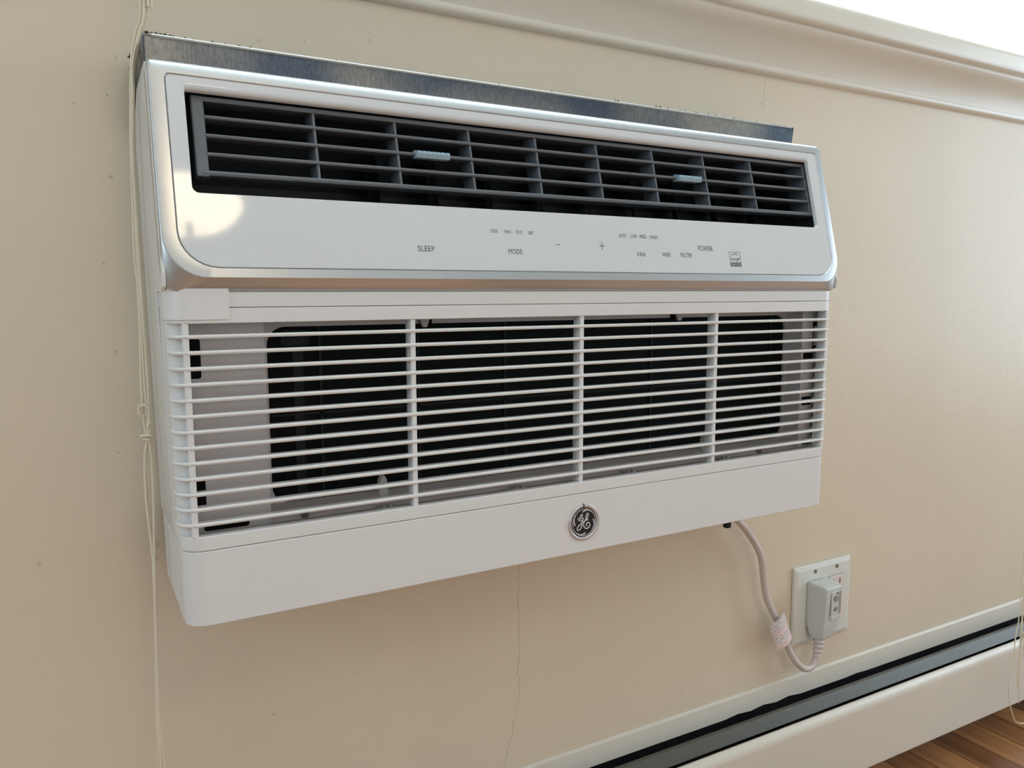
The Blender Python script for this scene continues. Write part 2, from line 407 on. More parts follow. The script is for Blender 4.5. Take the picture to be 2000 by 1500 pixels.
# window stool and the moulded apron under it
def strip(name, prof, xa, xb, mtl):
    o = MB().prism_x(prof, xa, xb).build(name, mtl, None, smooth=True); tag(o, kind='structure'); return o
stool = [(YW + 0.085, 0.5865), (0.1060, 0.5865), (0.1020, 0.5855), (0.1000, 0.5830), (0.0992, 0.5780), (0.0992, 0.5660), (0.1000, 0.5610), (0.1030, 0.5578), (0.1080, 0.5570), (YW + 0.085, 0.5570)]
strip('trim_1', [(y, z) for y, z in stool], -0.22, 1.62, M_TRIM)
apron = [(YW + 0.001, 0.5570), (0.1085, 0.5570), (0.1075, 0.5540), (0.1090, 0.5510), (0.1130, 0.5470), (0.1200, 0.5420), (0.1275, 0.5350), (0.1335, 0.5260), (0.1378, 0.5180), (0.1396, 0.5135),
         (0.1388, 0.5112), (0.1392, 0.5080), (0.1412, 0.5058), (0.1440, 0.5044), (YW + 0.001, 0.5036)]
strip('trim_2', apron, -0.20, 1.60, M_TRIM)

# ------------------------------------------------------------------ the wall sleeve
sl = empty('wall_sleeve', ((SX0 + SX1)/2, 0.2, SZ0), 'bare galvanised steel wall sleeve showing along the top of the air conditioner', 'wall sleeve')
sx0, sx1, sz0, sz1, syf, syb = 0.0006, 0.6740, 0.0420, 0.4232, 0.066, 0.30
T = 0.0014
box('top_plate', M_GALV, sl, sx0, sx1, syf, syb, sz1 - T, sz1)
box('bottom_plate', M_GALV, sl, sx0 + 0.004, sx1 - 0.002, syf + 0.05, syb, sz0, sz0 + T)
def side_plate(xa, xb, s):
    m = MB(); prof = [(syf, sz1 - T), (syb, sz1 - T), (syb, sz0 + T), (syf + 0.05, sz0 + T)]
    m.loft([[(xa + (0.0062 if s < 0 and z < 0.2 else 0) , y, z) for y, z in prof], [(xb + (0.0062 if s < 0 and z < 0.2 else 0), y, z) for y, z in prof]])
    m.build('side_plate', M_GALV, sl)
side_plate(sx0, sx0 + T, -1); side_plate(sx1 - T, sx1, 1)
box('front_flange', M_GALV, sl, sx0 + T, sx1 - T, syf + 0.0006, syf + 0.0018, 0.4022, sz1 - T)
box('back_plate', M_VOID, sl, sx0, sx1, syb, syb + T, sz0, sz1)
m = MB(); m.tube([(sx0 + 0.006, syf - 0.0002, sz1 - 0.0006), (sx1 - 0.004, syf - 0.0002, sz1 - 0.0006)], 0.00125, 8); m.build('rolled_edge', M_GALV_EDGE, sl, smooth=True)
random.seed(11); m = MB()                          # crumbs of old sealant stuck along the rim
def crumb(c, r):
    vs = [(c[0] + r*random.uniform(.6, 1.3)*dx, c[1] + r*random.uniform(.4, .8)*dy, c[2] + r*random.uniform(.5, .9)*dz) for dx, dy, dz in ((1,0,0),(-1,0,0),(0,1,0),(0,-1,0),(0,0,1),(0,0,-1))]
    m.add(vs, [(0,2,4),(2,1,4),(1,3,4),(3,0,4),(2,0,5),(1,2,5),(3,1,5),(0,3,5)])
for k in range(95):
    t = random.random(); xx = 0.010 + 0.655*t
    if 0.05 < xx < 0.40 and random.random() < 0.7: continue
    crumb((xx, syf + random.uniform(-0.0004, 0.002), sz1 + 0.0009), random.uniform(0.0007, 0.0017))
for xx in (0.004, 0.007, 0.010, 0.013, 0.016, 0.019): crumb((xx, syf + 0.0005, sz1 + 0.0010), random.uniform(0.0012, 0.0022))
for zz, r in ((0.4290, 0.0022), (0.4268, 0.0034), (0.4120, 0.0026), (0.4090, 0.0034), (0.4062, 0.0024)): crumb((sx0 - 0.0022, YW + 0.0006, zz), r)
for zz in (0.421, 0.418, 0.413): crumb((sx1 + 0.0006, syf + 0.003, zz), 0.0010)
o = m.build('sealant_residue', M_PLASTER_D, sl); o['kind'] = 'stuff'

# ------------------------------------------------------------------ the air conditioner
ac = empty('air_conditioner', (0.338, 0.06, 0.0), 'white through-wall air conditioner with louvred outlet above a slatted intake grille', 'air conditioner')

# U-shaped band round the front with rounded corners: plan path of (x, y)
def u_path(za, r, yback, inset=0.0, yfront=0.0, seg=7):
    xa, xb = x0(za) + inset, x1(za) - inset; yf = yfront + inset; r = max(r - inset, 0.001)
    p = [(xa, yback)]
    for k in range(seg + 1):
        t = math.pi/2 * k / seg; p.append((xa + r - r*math.cos(t), yf + r - r*math.sin(t)))
    for k in range(seg + 1):
        t = math.pi/2 * k / seg; p.append((xb - r + r*math.sin(t), yf + r - r*math.cos(t)))
    p.append((xb, yback)); return p
def u_band(name, mtl, z_lo, z_hi, r, yback, th, edge=0.0006, parent=None, yfront=0.0):
    e = edge
    def ring(z, ins): return [(x, y, z) for x, y in u_path(z, r, yback, ins, yfront)]
    loops = [ring(z_lo, th), ring(z_lo, e), ring(z_lo + e*0.4, e*0.3), ring(z_lo + e, 0), ring(z_hi - e, 0), ring(z_hi - e*0.4, e*0.3), ring(z_hi, e), ring(z_hi, th), ring(z_lo, th)]
    return MB().loft(loops, False, False, False).build(name, mtl, parent or ac, smooth=True)
RC = 0.016
bc = u_band('bottom_cover', M_WHITE, 0.0, 0.05525, RC, 0.128, 0.003, 0.0009)
MB().loft([[(x, y, 0.0012) for x, y in u_path(0, RC, 0.113, 0.0025)], [(x, y, 0.0032) for x, y in u_path(0, RC, 0.113, 0.0025)]]).build('base_pan', M_WHITE, ac)
u_band('header_strip', M_WHITE, 0.2277, 0.2383, RC, 0.05, 0.003, 0.0005, yfront=0.0002)
# intake grille
gf = u_band('grille_top_rail', M_WHITE, 0.2166, 0.22735, RC, 0.045, 0.006, 0.0006)
u_band('grille_bottom_rail', M_WHITE, 0.0556, 0.0660, RC, 0.045, 0.007, 0.0007)
for s in (-1, 1):                              # rounded post behind the slat ends, flush with the flank
    m = MB(); prof = []
    for z in (0.0655, 0.2170):
        xa = x0(z) if s < 0 else x1(z); ring = []
        r = 0.010
        for k in range(7):
            t = math.pi/2*k/6; ring.append((xa - s*(r - r*math.cos(t)), 0.010 + r - r*math.sin(t)))
        pts = [(xa, 0.045)] + ring
        inn = [(px - s*0.002, py + 0.002) for px, py in reversed(pts)]
        prof.append([(px, py, z) for px, py in pts + inn])
    m.loft(prof); m.build('corner_post', M_WHITE, ac, smooth=True)
def slat_mesh():
    zc = 0.0745; hh = 0.0014; xs = 0.0
    def ring(ins, z):
        xa, xb, r = 0.0005 + ins, 0.6742 - ins, max(0.014 - ins, 0.002); yf = ins; p = [(xa, 0.018, z)]
        for k in range(8):
            t = math.pi/2*k/7; p.append((xa + r - r*math.cos(t), yf + r - r*math.sin(t), z))
        for k in range(8):
            t = math.pi/2*k/7; p.append((xb - r + r*math.sin(t), yf + r - r*math.cos(t), z))
        p.append((xb, 0.018, z)); return p
    loops = [ring(0.0085, zc - hh*0.75), ring(0.0009, zc - hh), ring(0.0002, zc - hh*0.55), ring(0.0, zc), ring(0.0002, zc + hh*0.55), ring(0.0009, zc + hh), ring(0.0085, zc + hh*0.75), ring(0.0085, zc - hh*0.75)]
    return MB().loft(loops, False, False, False)
slat = slat_mesh().build('grille_slat', M_WHITE, ac, smooth=True)
for k in range(1, 13): copy_of(slat, 0, 0, 0.01109 * k)
for xc, w in ((0.0117, 0.0042), (0.1786, 0.0042), (0.3400, 0.0042), (0.5015, 0.0042), (0.6640, 0.0042)):
    box('grille_bar', M_WHITE, ac, xc - w/2, xc + w/2, 0.0012, 0.0125, 0.0655, 0.2172, bevel=0.0007)
# inside the grille
def inner(name, xa, xb):
    return box(name, M_INNER, ac, xa, xb, 0.021, 0.046, 0.060, 0.2215, bevel=0.001)
ip = inner('inner_panel', 0.0035, 0.0684); ip2 = inner('inner_panel', 0.6490, 0.6722)
def slot(par, xa, xb, za, zb, r=0.0015):
    m = MB(); pts = []
    for cx, cz, a0 in ((xb - r, zb - r, 0), (xa + r, zb - r, 90), (xa + r, za + r, 180), (xb - r, za + r, 270)):
        for k in range(4):
            t = math.radians(a0 + 30*k); pts.append((cx + r*math.cos(t), cz + r*math.sin(t)))
    m.loft([[(x, 0.0207, z) for x, z in pts], [(x, 0.024, z) for x, z in pts]]); m.build('slot', M_BLACK, par)  # solid black plate, nearly flush; its colour gives the slot's dark depth
for a in ((0.0145, 0.0232, 0.1766, 0.2053, 0.002), (0.0074, 0.0110, 0.2008, 0.2052, 0.0004), (0.0074, 0.0112, 0.1765, 0.1805, 0.0004), (0.0155, 0.0224, 0.0840, 0.1035, 0.0006),
          (0.0200, 0.0520, 0.0640, 0.0700, 0.002), (0.0203, 0.0515, 0.2160, 0.2184, 0.0005), (0.0074, 0.0105, 0.0838, 0.087, 0.0004)): slot(ip, *a)
for a in ((0.6512, 0.6668, 0.1632, 0.1698, 0.0005), (0.6515, 0.6665, 0.1110, 0.1205, 0.0005), (0.6655, 0.6715, 0.1995, 0.2040, 0.0004), (0.6655, 0.6710, 0.1730, 0.1775, 0.0004), (0.6655, 0.6668, 0.1730, 0.2040, 0.0003), (0.655, 0.668, 0.066, 0.0715, 0.0005)): slot(ip2, *a)
for par, xs, zr in ((ip, 0.0092, (0.0885, 0.172)), (ip2, 0.6690, (0.070, 0.170))):   # fine upright joint line
    MB().box(xs - 0.0003, xs + 0.0003, 0.0206, 0.022, *zr).build('panel_joint', M_SLOT, par)
def rrect(xa, xb, za, zb, r, n=6):
    pts = []
    for cx, cz, a0 in ((xb - r, zb - r, 0), (xa + r, zb - r, 90), (xa + r, za + r, 180), (xb - r, za + r, 270)):
        for k in range(n + 1):
            t = math.radians(a0 + 90*k/n); pts.append((cx + r*math.cos(t), cz + r*math.sin(t)))
    return pts
# filter frame: grey ring with a round-cornered opening
oI = rrect(0.0745, 0.6480, 0.0715, 0.2115, 0.014); oO = rrect(0.0660, 0.6520, 0.0600, 0.2210, 0.001)
m = MB(); m.loft([[(x, 0.0435, z) for x, z in oO], [(x, 0.0435, z) for x, z in oI], [(x, 0.049, z) for x, z in oI]], True, False, False); m.build('filter_frame', M_INNER, ac)
flt = box('filter', M_FILTER, ac, 0.0660, 0.6520, 0.0475, 0.0495, 0.060, 0.2210)
for k in range(7):
    xr = 0.1165 + 0.0850*k; box('filter_rib', M_RIB, flt, xr - 0.001, xr + 0.001, 0.0462, 0.0478, 0.0715, 0.2115)
box('filter_rib', M_RIB, flt, 0.0745, 0.648, 0.0462, 0.0478, 0.1405, 0.1425)
rb = MB()
for za, zb in ((0.1965, 0.2085),):
    pts = rrect(0.086, 0.108, za, zb, 0.003, 3); rb.loft([[(x, 0.0466, z) for x, z in pts], [(x, 0.0476, z) for x, z in pts]])
rb.build('filter_grip', M_RIB, flt)
box('filter_rib', M_RIB, flt, 0.0950, 0.1030, 0.0468, 0.0478, 0.0745, 0.1950)
# ledge under the filter, with small catches and two screws
MB().prism_x([(0.0080, 0.0600), (0.0080, 0.0610), (0.0250, 0.0622), (0.0330, 0.0685), (0.0430, 0.0718), (0.0430, 0.0600)], 0.0684, 0.6490).build('lower_ledge', M_INNER, ac)
for xs in (0.0950, 0.5930):
    MB().tube([(xs, 0.0262, 0.0646), (xs, 0.0250, 0.0660)], [0.0034, 0.0028], 12).build('ledge_screw', M_STEEL, ac)
for xs in (0.160, 0.285, 0.410, 0.535):
    m = MB(); m.box(xs - 0.0075, xs + 0.0075, 0.018, 0.028, 0.0612, 0.0640); m.box(xs - 0.004, xs - 0.0015, 0.0165, 0.02, 0.0612, 0.0655); m.box(xs + 0.0015, xs + 0.004, 0.0165, 0.02, 0.0612, 0.0655)
    m.build('ledge_catch', M_INNER, ac)
for xs in (0.1640, 0.5245):                      # upright round-topped filter clips
    m = MB(); pr = [(-0.0046, 0.064), (-0.0042, 0.074), (-0.0030, 0.082), (-0.0012, 0.0856), (0.0012, 0.0856), (0.0030, 0.082), (0.0042, 0.074), (0.0046, 0.064)]
    m.loft([[(xs + a, 0.0365, z) for a, z in pr], [(xs + a*0.75, 0.0350, z - 0.0004) for a, z in pr]], True, False, True); m.loft([[(xs + a, 0.0365, z) for a, z in pr], [(xs + a, 0.0420, z) for a, z in pr]], True, False, True)
    m.build('filter_clip', M_INNER, ac, smooth=True)
for xs in (0.2045, 0.4860):                      # tapered tabs hanging at the top of the filter
    pr = [(-0.0052, 0.2175), (0.0052, 0.2175), (0.0018, 0.2086), (-0.0018, 0.2086)]
    MB().loft([[(xs + a, 0.0375, z) for a, z in pr], [(xs + a, 0.0410, z) for a, z in pr]]).build('filter_tab', M_INNER, ac, 0.0005)
    q = 1 if xs < 0.3 else -1
    pr2 = [(-0.0065 + 0.002*q, 0.2182), (0.0065 + 0.002*q, 0.2182), (0.0050 + 0.003*q, 0.2095), (-0.0050 + 0.003*q, 0.2095)]
    MB().loft([[(xs + a, 0.0420, z) for a, z in pr2], [(xs + a, 0.0440, z) for a, z in pr2]]).build('tab_notch', M_BLACK, ac)  # black slab painted in for the notch's shade
# unseen strips added above and below the intake so no daylight leaks in
m = MB(); m.box(0.0035, 0.672, 0.014, 0.05, 0.2205, 0.2225); m.box(0.0035, 0.672, 0.012, 0.05, 0.0575, 0.0595); m.build('intake_light_block', M_INNER, ac)

# ---- sloping upper part: face plane with coordinates (x, s up the slope, d inward)
TH = math.radians(13.8); CT, ST = math.cos(TH), math.sin(TH)
def F(x, s, d): return (x, -0.006 + s*ST + d*CT, 0.2476 + s*CT - d*ST)
def face_loop(xa, xb, sa, sb, rb, rt, d, n=8):
    pts = []
    for cx, cs, a0, r in ((xb, sb, 0, rt), (xa, sb, 90, rt), (xa, sa, 180, rb), (xb, sa, 270, rb)):
        sx = -1 if a0 in (0, 270) else 1; sy = -1 if a0 in (0, 90) else 1
        for k in range(n + 1):
            t = math.radians(a0 + 90*k/n); pts.append(F(cx + sx*r + r*math.cos(t), cs + sy*r + r*math.sin(t), d))
    return pts
PA = (0.0097, 0.6665, 0.0075, 0.1448)           # glossy panel outline on the face
def bz(l, r, b, t, rb, rt, d): return face_loop(PA[0] - l, PA[1] + r, PA[2] - b, PA[3] + t, rb, rt, d)
bezel = MB().loft([bz(-0.004, -0.004, -0.004, -0.004, 0.026, 0.003, 0.0035), bz(0, 0, 0, 0, 0.0255, 0.0035, 0.0008), bz(0.0004, 0.0004, 0.0004, 0.0004, 0.0258, 0.0037, 0),
                   bz(0.0094, 0.0078, 0.0068, 0.0040, 0.0300, 0.0034, 0), bz(0.0103, 0.0088, 0.0075, 0.0068, 0.0295, 0.0036, 0.0007), bz(0.0108, 0.0093, 0.0086, 0.0092, 0.0280, 0.0040, 0.0020),
                   bz(0.0111, 0.0096, 0.0118, 0.0114, 0.0210, 0.0042, 0.0050), bz(0.0112, 0.0097, 0.0150, 0.0126, 0.0130, 0.0042, 0.0090), bz(0.0112, 0.0097, 0.0155, 0.0128, 0.0110, 0.0042, 0.0180), bz(0.0105, 0.009, 0.014, 0.0120, 0.010, 0.004, 0.024)],
                  True, False, False).build('bezel', M_SILVER, ac, smooth=True, label='satin silver bezel with a rounded lower edge')
# glossy panel with the outlet opening; the upper lip of the opening rolls inward
OP = (0.0213, 0.6528, 0.0600, 0.1392)
def op(l, r, b, t, rb, rt, d): return face_loop(OP[0] + l, OP[1] - r, OP[2] + b, OP[3] - t, rb, rt, d)
def pn(i, rb, d): return face_loop(PA[0] + i, PA[1] - i, PA[2] + i, PA[3] - i, rb, 0.0035, d)
lips = []
for k in range(1, 7):
    a = math.pi/2*k/6; r1, r2 = 0.0007, 0.0042
    lips.append(op(r1*math.sin(a), r1*math.sin(a), r1*math.sin(a), r2*math.sin(a), 0.0045, 0.0012, 0.0030*(1 - math.cos(a)) + 0.0002))
cpn = MB().loft([pn(0.0006, 0.0254, 0.003), pn(0.0005, 0.0254, 0.0006), pn(0.0008, 0.0252, 0.0002), op(0, 0, 0, 0, 0.0055, 0.002, 0.0002)] + lips + [op(0.0007, 0.0007, 0.0007, 0.0044, 0.0045, 0.0012, 0.0048)],
                True, False, False).build('control_panel', M_GLOSS, ac, smooth=True, label='glossy white control panel')
# cavity behind the opening (walls, floor, roof and back)
m = MB(); m.loft([face_loop(0.0216, 0.6526, 0.0603, 0.1352, 0.0045, 0.0012, 0.0046), face_loop(0.0212, 0.6690, 0.0560, 0.1372, 0.004, 0.002, 0.0060), face_loop(0.0212, 0.6700, 0.0500, 0.1372, 0.004, 0.002, 0.024), face_loop(0.0212, 0.6700, 0.0480, 0.1300, 0.004, 0.002, 0.085)], True, False, True)
cav = m.build('outlet_cavity', M_CAV, ac)
vane = None
for k in range(9):
    m = MB(); xv = 0.165 + 0.0558*k
    m.loft([[F(xv, 0.064, 0.050), F(xv + 0.0015, 0.064, 0.050), F(xv + 0.022, 0.066, 0.078), F(xv + 0.0205, 0.066, 0.078)], [F(xv, 0.128, 0.050), F(xv + 0.0015, 0.128, 0.050), F(xv + 0.022, 0.128, 0.078), F(xv + 0.0205, 0.128, 0.078)]])
    m.build('deflector_vane', M_VOID if k % 3 else M_RIB, ac)
# louver: frame, slats, dividers and the two finger tabs
LT, LB = (0.0330, 0.3745), (0.0185, 0.3212)      # (y, z) of the top and bottom rails
def Lp(t): return (LT[0] + (LB[0] - LT[0])*t, LT[1] + (LB[1] - LT[1])*t)
lv = MB(); lv_prof = []
def rail(t, h, dep, tilt=0.25, up=0.0):
    y, z = Lp(t)
    return [(y, z + h/2 + up), (y - 0.0005, z), (y, z - h/2), (y + dep, z - h/2 - dep*0.0 + dep*tilt*0), (y + dep, z + h/2)]
for t, h in ((0.0, 0.0034), (1.0, 0.0034)):
    MB().prism_x(rail(t, h, 0.024), 0.0300, 0.6580).build('louver_rail', M_DARK, ac, 0.0004)
for t in (0.2425, 0.493, 0.745):
    MB().prism_x(rail(t, 0.0025, 0.020), 0.0340, 0.6530).build('louver_slat', M_DARK, ac, 0.0004)
def end_plate(xa, xb):
    (ya, za), (yb, zb) = Lp(-0.045), Lp(1.05)
    pr = [(ya, za), (yb, zb), (yb + 0.026, zb), (ya + 0.026, za)]
    MB().prism_x(pr, xa, xb).build('louver_end', M_DARK, ac, 0.0012)
end_plate(0.0262, 0.0349); end_plate(0.6515, 0.6630)
for k in range(8):
    xc = 0.1133 + 0.06555*k; (ya, za), (yb, zb) = Lp(0.0), Lp(1.0)
    MB().prism_x([(ya + 0.0012, za), (yb + 0.0012, zb), (yb + 0.021, zb), (ya + 0.021, za)], xc - 0.0009, xc + 0.0009).build('louver_divider', M_DARK, ac)
for xa, xb in ((0.1932, 0.2222), (0.4670, 0.4960)):
    y, z = Lp(0.493); m = MB()
    m.prism_x([(y - 0.0035, z + 0.0022), (y - 0.0045, z), (y - 0.0035, z - 0.0030), (y + 0.005, z - 0.0030), (y + 0.005, z + 0.0034)], xa, xb)
    nr = 7
    for k in range(nr):
        xr = xa + (xb - xa)*(k + 0.5)/nr; m.prism_x([(y - 0.0040, z + 0.0024), (y - 0.0049, z + 0.0004), (y + 0.0048, z + 0.0040)], xr - 0.0011, xr + 0.0011)
    m.build('louver_tab', M_TAB, ac, label='blue-grey ribbed finger tab')
# flanks and top of the housing
yb_ = 0.113
for s in (-1, 1):
    prof = [(0.0462, 0.0552), (0.1450, 0.0552), (0.1455, 0.085), (0.1455, 0.358), (0.126, 0.385), (yb_, 0.3935), (0.060, 0.3970), (0.0430, 0.3975)]
    for sv in (0.150, 0.13, 0.10, 0.07, 0.04, 0.02, 0.004, -0.004):
        q = F(0, sv, 0.0030 if sv > 0.03 else (0.0045 if sv > 0 else 0.0075)); prof.append((q[1], q[2]))
    prof += [(0.0135, 0.2386), (0.0462, 0.2386)]
    out = [(((-0.0015 if z > 0.235 else x0(z)) if s < 0 else (0.6762 if z > 0.235 else x1(z))), y, z) for y, z in prof]; inn = [(v[0] - s*0.0025, v[1], v[2]) for v in out]
    MB().loft([out, inn]).build('side_panel', M_SIDE, ac, 0.0006)
MB().prism_x([(0.0400, 0.3965), (0.0550, 0.3975), (yb_, 0.3935), (yb_, 0.3905), (0.0550, 0.3945), (0.0400, 0.3935)], x0(.4) + 0.001, x1(.4) - 0.001).build('top_panel', M_WHITE, ac)
box('chassis', M_VOID, ac, 0.012, 0.663, 0.100, 0.24, 0.035, 0.380)
# sticker film left on the corner of the header strip
def film_ring(z_of, ins):
    p = u_path(0.23, RC, 0.030, ins)[:9] + [(0.024, ins), (0.032, ins), (0.0398, ins)]
    return [(x, y, z_of(x)) for x, y in p]
zt = lambda x: 0.2448 if x < 0.004 else max(0.2412, 0.2448 - (x - 0.004)*0.12)
zb = lambda x: 0.2194
m = MB(); m.loft([film_ring(zb, -0.0001), film_ring(zb, -0.0010), film_ring(zt, -0.0010), film_ring(zt, -0.0001)], False, False, False)
tip = [(0.0398, 0.2194), (0.0406, 0.2200), (0.0404, 0.2290), (0.0411, 0.2385), (0.0403, 0.2391), (0.0408, 0.2400), (0.0398, 0.2412)]
m.loft([[(x, -0.0010, z) for x, z in tip], [(x, 0.0002, z) for x, z in tip]])
m.build('corner_film', M_WHITE, ac, smooth=True)
# ink marks and drain tip
m = MB()
for (y, z, dy, dz) in ((0.024, 0.2810, 0.0022, 0.0058), (0.033, 0.2795, 0.006, 0.0010), (0.040, 0.2765, 0.0022, 0.0028), (0.026, 0.2752, 0.0050, 0.0024), (0.036, 0.2690, 0.0060, 0.0042), (0.022, 0.2700, 0.0018, 0.0030),
                       (0.040, 0.2622, 0.0040, 0.0024), (0.036, 0.2588, 0.0056, 0.0024), (0.044, 0.2520, 0.0020, 0.0022), (0.034, 0.2478, 0.0062, 0.0030)):
    xx = x0(z); m.box(xx - 0.0003, xx + 0.001, y - dy, y + dy, z - dz/2, z + dz/2)
m.build('ink_marks', M_PRINT, ac)
box('drain_tip', M_VOID, ac, 0.5775, 0.5838, 0.055, 0.061, -0.0285, 0.0020)

# ---- printing on the control panel
def text_mesh(txt):
    cu = bpy.data.curves.new('t', 'FONT'); cu.body = txt; cu.size = 1.0; cu.resolution_u = 3
    o = bpy.data.objects.new('t', cu); COL.objects.link(o)
    dg = bpy.context.evaluated_depsgraph_get(); dg.update()
    me = o.evaluated_get(dg).to_mesh()
    vs = [v.co.copy() for v in me.vertices]; fs = [tuple(p.vertices) for p in me.polygons]
    o.evaluated_get(dg).to_mesh_clear()
    bpy.data.objects.remove(o); bpy.data.curves.remove(cu)
    return vs, fs
def text_on(fn, txt, u0, u1, v0, v1):
    vs, fs = text_mesh(txt)
    a0, a1 = min(v.x for v in vs), max(v.x for v in vs); b0, b1 = min(v.y for v in vs), max(v.y for v in vs)
    return [fn(u0 + (v.x - a0)/(a1 - a0)*(u1 - u0), v0 + (v.y - b0)/(b1 - b0)*(v1 - v0)) for v in vs], fs
def face_print(x, s): return F(x, s, 0.00005)
for txt, u0, u1, v0, v1 in (('SLEEP', .1833, .1976, .0228, .0272), ('MODE', .2645, .2776, .0224, .0268), ('COOL', .2494, .2570, .0403, .0432), ('FAN', .2630, .2686, .0401, .0430), ('ECO', .2742, .2801, .0401, .0430), ('DRY', .2857, .2914, .0399, .0428),
                            ('AUTO', .3810, .3900, .0404, .0438), ('LOW', .3945, .4020, .0404, .0438), ('MED', .4055, .4130, .0404, .0438), ('HIGH', .4172, .4262, .0404, .0438),
                            ('FAN', .3998, .4088, .0231, .0272), ('WIFI', .4294, .4388, .0234, .0275), ('FILTER', .4520, .4660, .0234, .0276), ('POWER', .4750, .4940, .0304, .0354)):
    vs, fs = text_on(face_print, txt, u0, u1, v0, v1)
    MB().add(vs, fs).build('lettering', M_PRINT, cpn)
def mark(rects, name='symbol', mtl=None):
    m = MB()
    for a, b, c, d in rects: m.add([face_print(a, c), face_print(b, c), face_print(b, d), face_print(a, d)], [(0, 1, 2, 3)])
    return m.build(name, mtl or M_PRINT, cpn)
mark([(.3117, .3166, .0316, .0322)]); mark([(.3583, .3640, .0317, .0323), (.36085, .36145, .0285, .0355)])
# energy emblem: outlined square, swoosh and star over a script word, solid band with two words
e0, e1, f0, f1 = 0.5146, 0.5294, 0.0155, 0.0302
m = MB()
def rect(a, b, c, d): m.add([face_print(a, c), face_print(b, c), face_print(b, d), face_print(a, d)], [(0, 1, 2, 3)])
rect(e0, e1, f1 - .0004, f1); rect(e0, e0 + .0004, f0, f1); rect(e1 - .0004, e1, f0, f1); rect(e0, e1, f0, f0 + .0040)
arc = []
for k in range(13):
    t = math.radians(170 - 120*k/12); arc.append((0.5222 + 0.0062*math.cos(t), 0.0225 + 0.0058*math.sin(t)))
for (a, b), (c, d) in zip(arc, arc[1:]):
    w = 0.00035; m.add([face_print(a, b - w), face_print(c, d - w), face_print(c, d + w), face_print(a, b + w)], [(0, 1, 2, 3)])
star = [(0.5268 + (0.0016 if k % 2 == 0 else 0.0007)*math.sin(k*math.pi/5), 0.0232 + (0.0016 if k % 2 == 0 else 0.0007)*math.cos(k*math.pi/5)) for k in range(10)]
m.add([face_print(*p) for p in star], [tuple(range(10))])
vs, fs = text_on(face_print, 'energy', e0 + .0014, e1 - .0032, 0.0203, 0.0238); m.add(vs, fs)
m.build('energy_emblem', M_PRINT, cpn)
vs, fs = text_on(lambda x, s: F(x, s, -0.00004), 'ENERGY STAR', e0 + .0008, e1 - .0008, f0 + .0010, f0 + .0030); MB().add(vs, fs).build('lettering', M_PRINT2, cpn, label='pale lettering in the emblem band')

# ---- round badge on the bottom cover
BX, BZ = 0.3422, 0.0283
def disc_loop(r, y, n=48): return [(BX + r*math.cos(2*math.pi*k/n), y, BZ + r*math.sin(2*math.pi*k/n)) for k in range(n)]
bd = MB().loft([disc_loop(.0172, .0012), disc_loop(.0172, -.0004), disc_loop(.0168, -.0012), disc_loop(.0160, -.0016), disc_loop(.0146, -.0014), disc_loop(.0138, -.0006), disc_loop(.0136, .0002)], True, False, False).build('badge', M_CHROME, ac, smooth=True, label='round badge with a chrome rim and black face')
MB().loft([disc_loop(.0137, .0004), disc_loop(.0137, -.0006)]).build('badge_face', M_BADGE, bd)
def stroke(m, pts, r): m.tube([(BX + a, -0.0008, BZ + b) for a, b in [(p[0], p[1]) for p in smooth_path([(a, b, 0) for a, b in pts], 5)]], r, 6)
m = MB()
stroke(m, [(-.0060,.0050),(-.0066,.0034),(-.0056,.0024),(-.0038,.0040),(-.0022,.0062),(-.0018,.0076),(-.0028,.0078),(-.0044,.0054),(-.0046,.0028),(-.0034,.0012),(-.0020,.0026),(-.0010,.0048)], .00046)
stroke(m, [(-.0010,.0048),(-.0018,.0010),(-.0022,-.0020),(-.0036,-.0052),(-.0060,-.0066),(-.0076,-.0054),(-.0064,-.0030),(-.0034,-.0010),(.0004,.0010),(.0036,.0020),(.0046,.0028)], .00055)
stroke(m, [(.0046,.0028),(.0034,.0018),(.0020,.0030),(.0020,.0054),(.0032,.0076),(.0044,.0078),(.0046,.0064),(.0036,.0044),(.0018,.0026),(.0004,.0008),(-.0006,-.0018),(.0002,-.0046),(.0028,-.0062),(.0056,-.0052),(.0064,-.0028),(.0050,-.0008),(.0030,-.0012),(.0024,-.0028),(.0032,-.0038)], .00055)
m.build('monogram', M_MONO, bd, smooth=True)
m = MB(); m.loft([disc_loop(.0128, -.0006), disc_loop(.0128, -.0011), disc_loop(.0123, -.0011), disc_loop(.0123, -.0006)], True, False, False)
for k in range(4):
    a0 = math.radians(100 - 90*k); rr = [(0.0100, 0), (0.0112, -14), (0.0120, -32), (0.0124, -58)]
    m.tube([(BX + r*math.cos(a0 + math.radians(d)), -0.0008, BZ + r*math.sin(a0 + math.radians(d))) for r, d in rr], [.0006, .0007, .0005, .0002], 6)
m.build('badge_swirl', M_MONO, bd, smooth=True)
box('rim_mark', M_BADGE, bd, BX - .0012, BX - .0005, -.00185, -.0004, BZ + .0130, BZ + .0176)

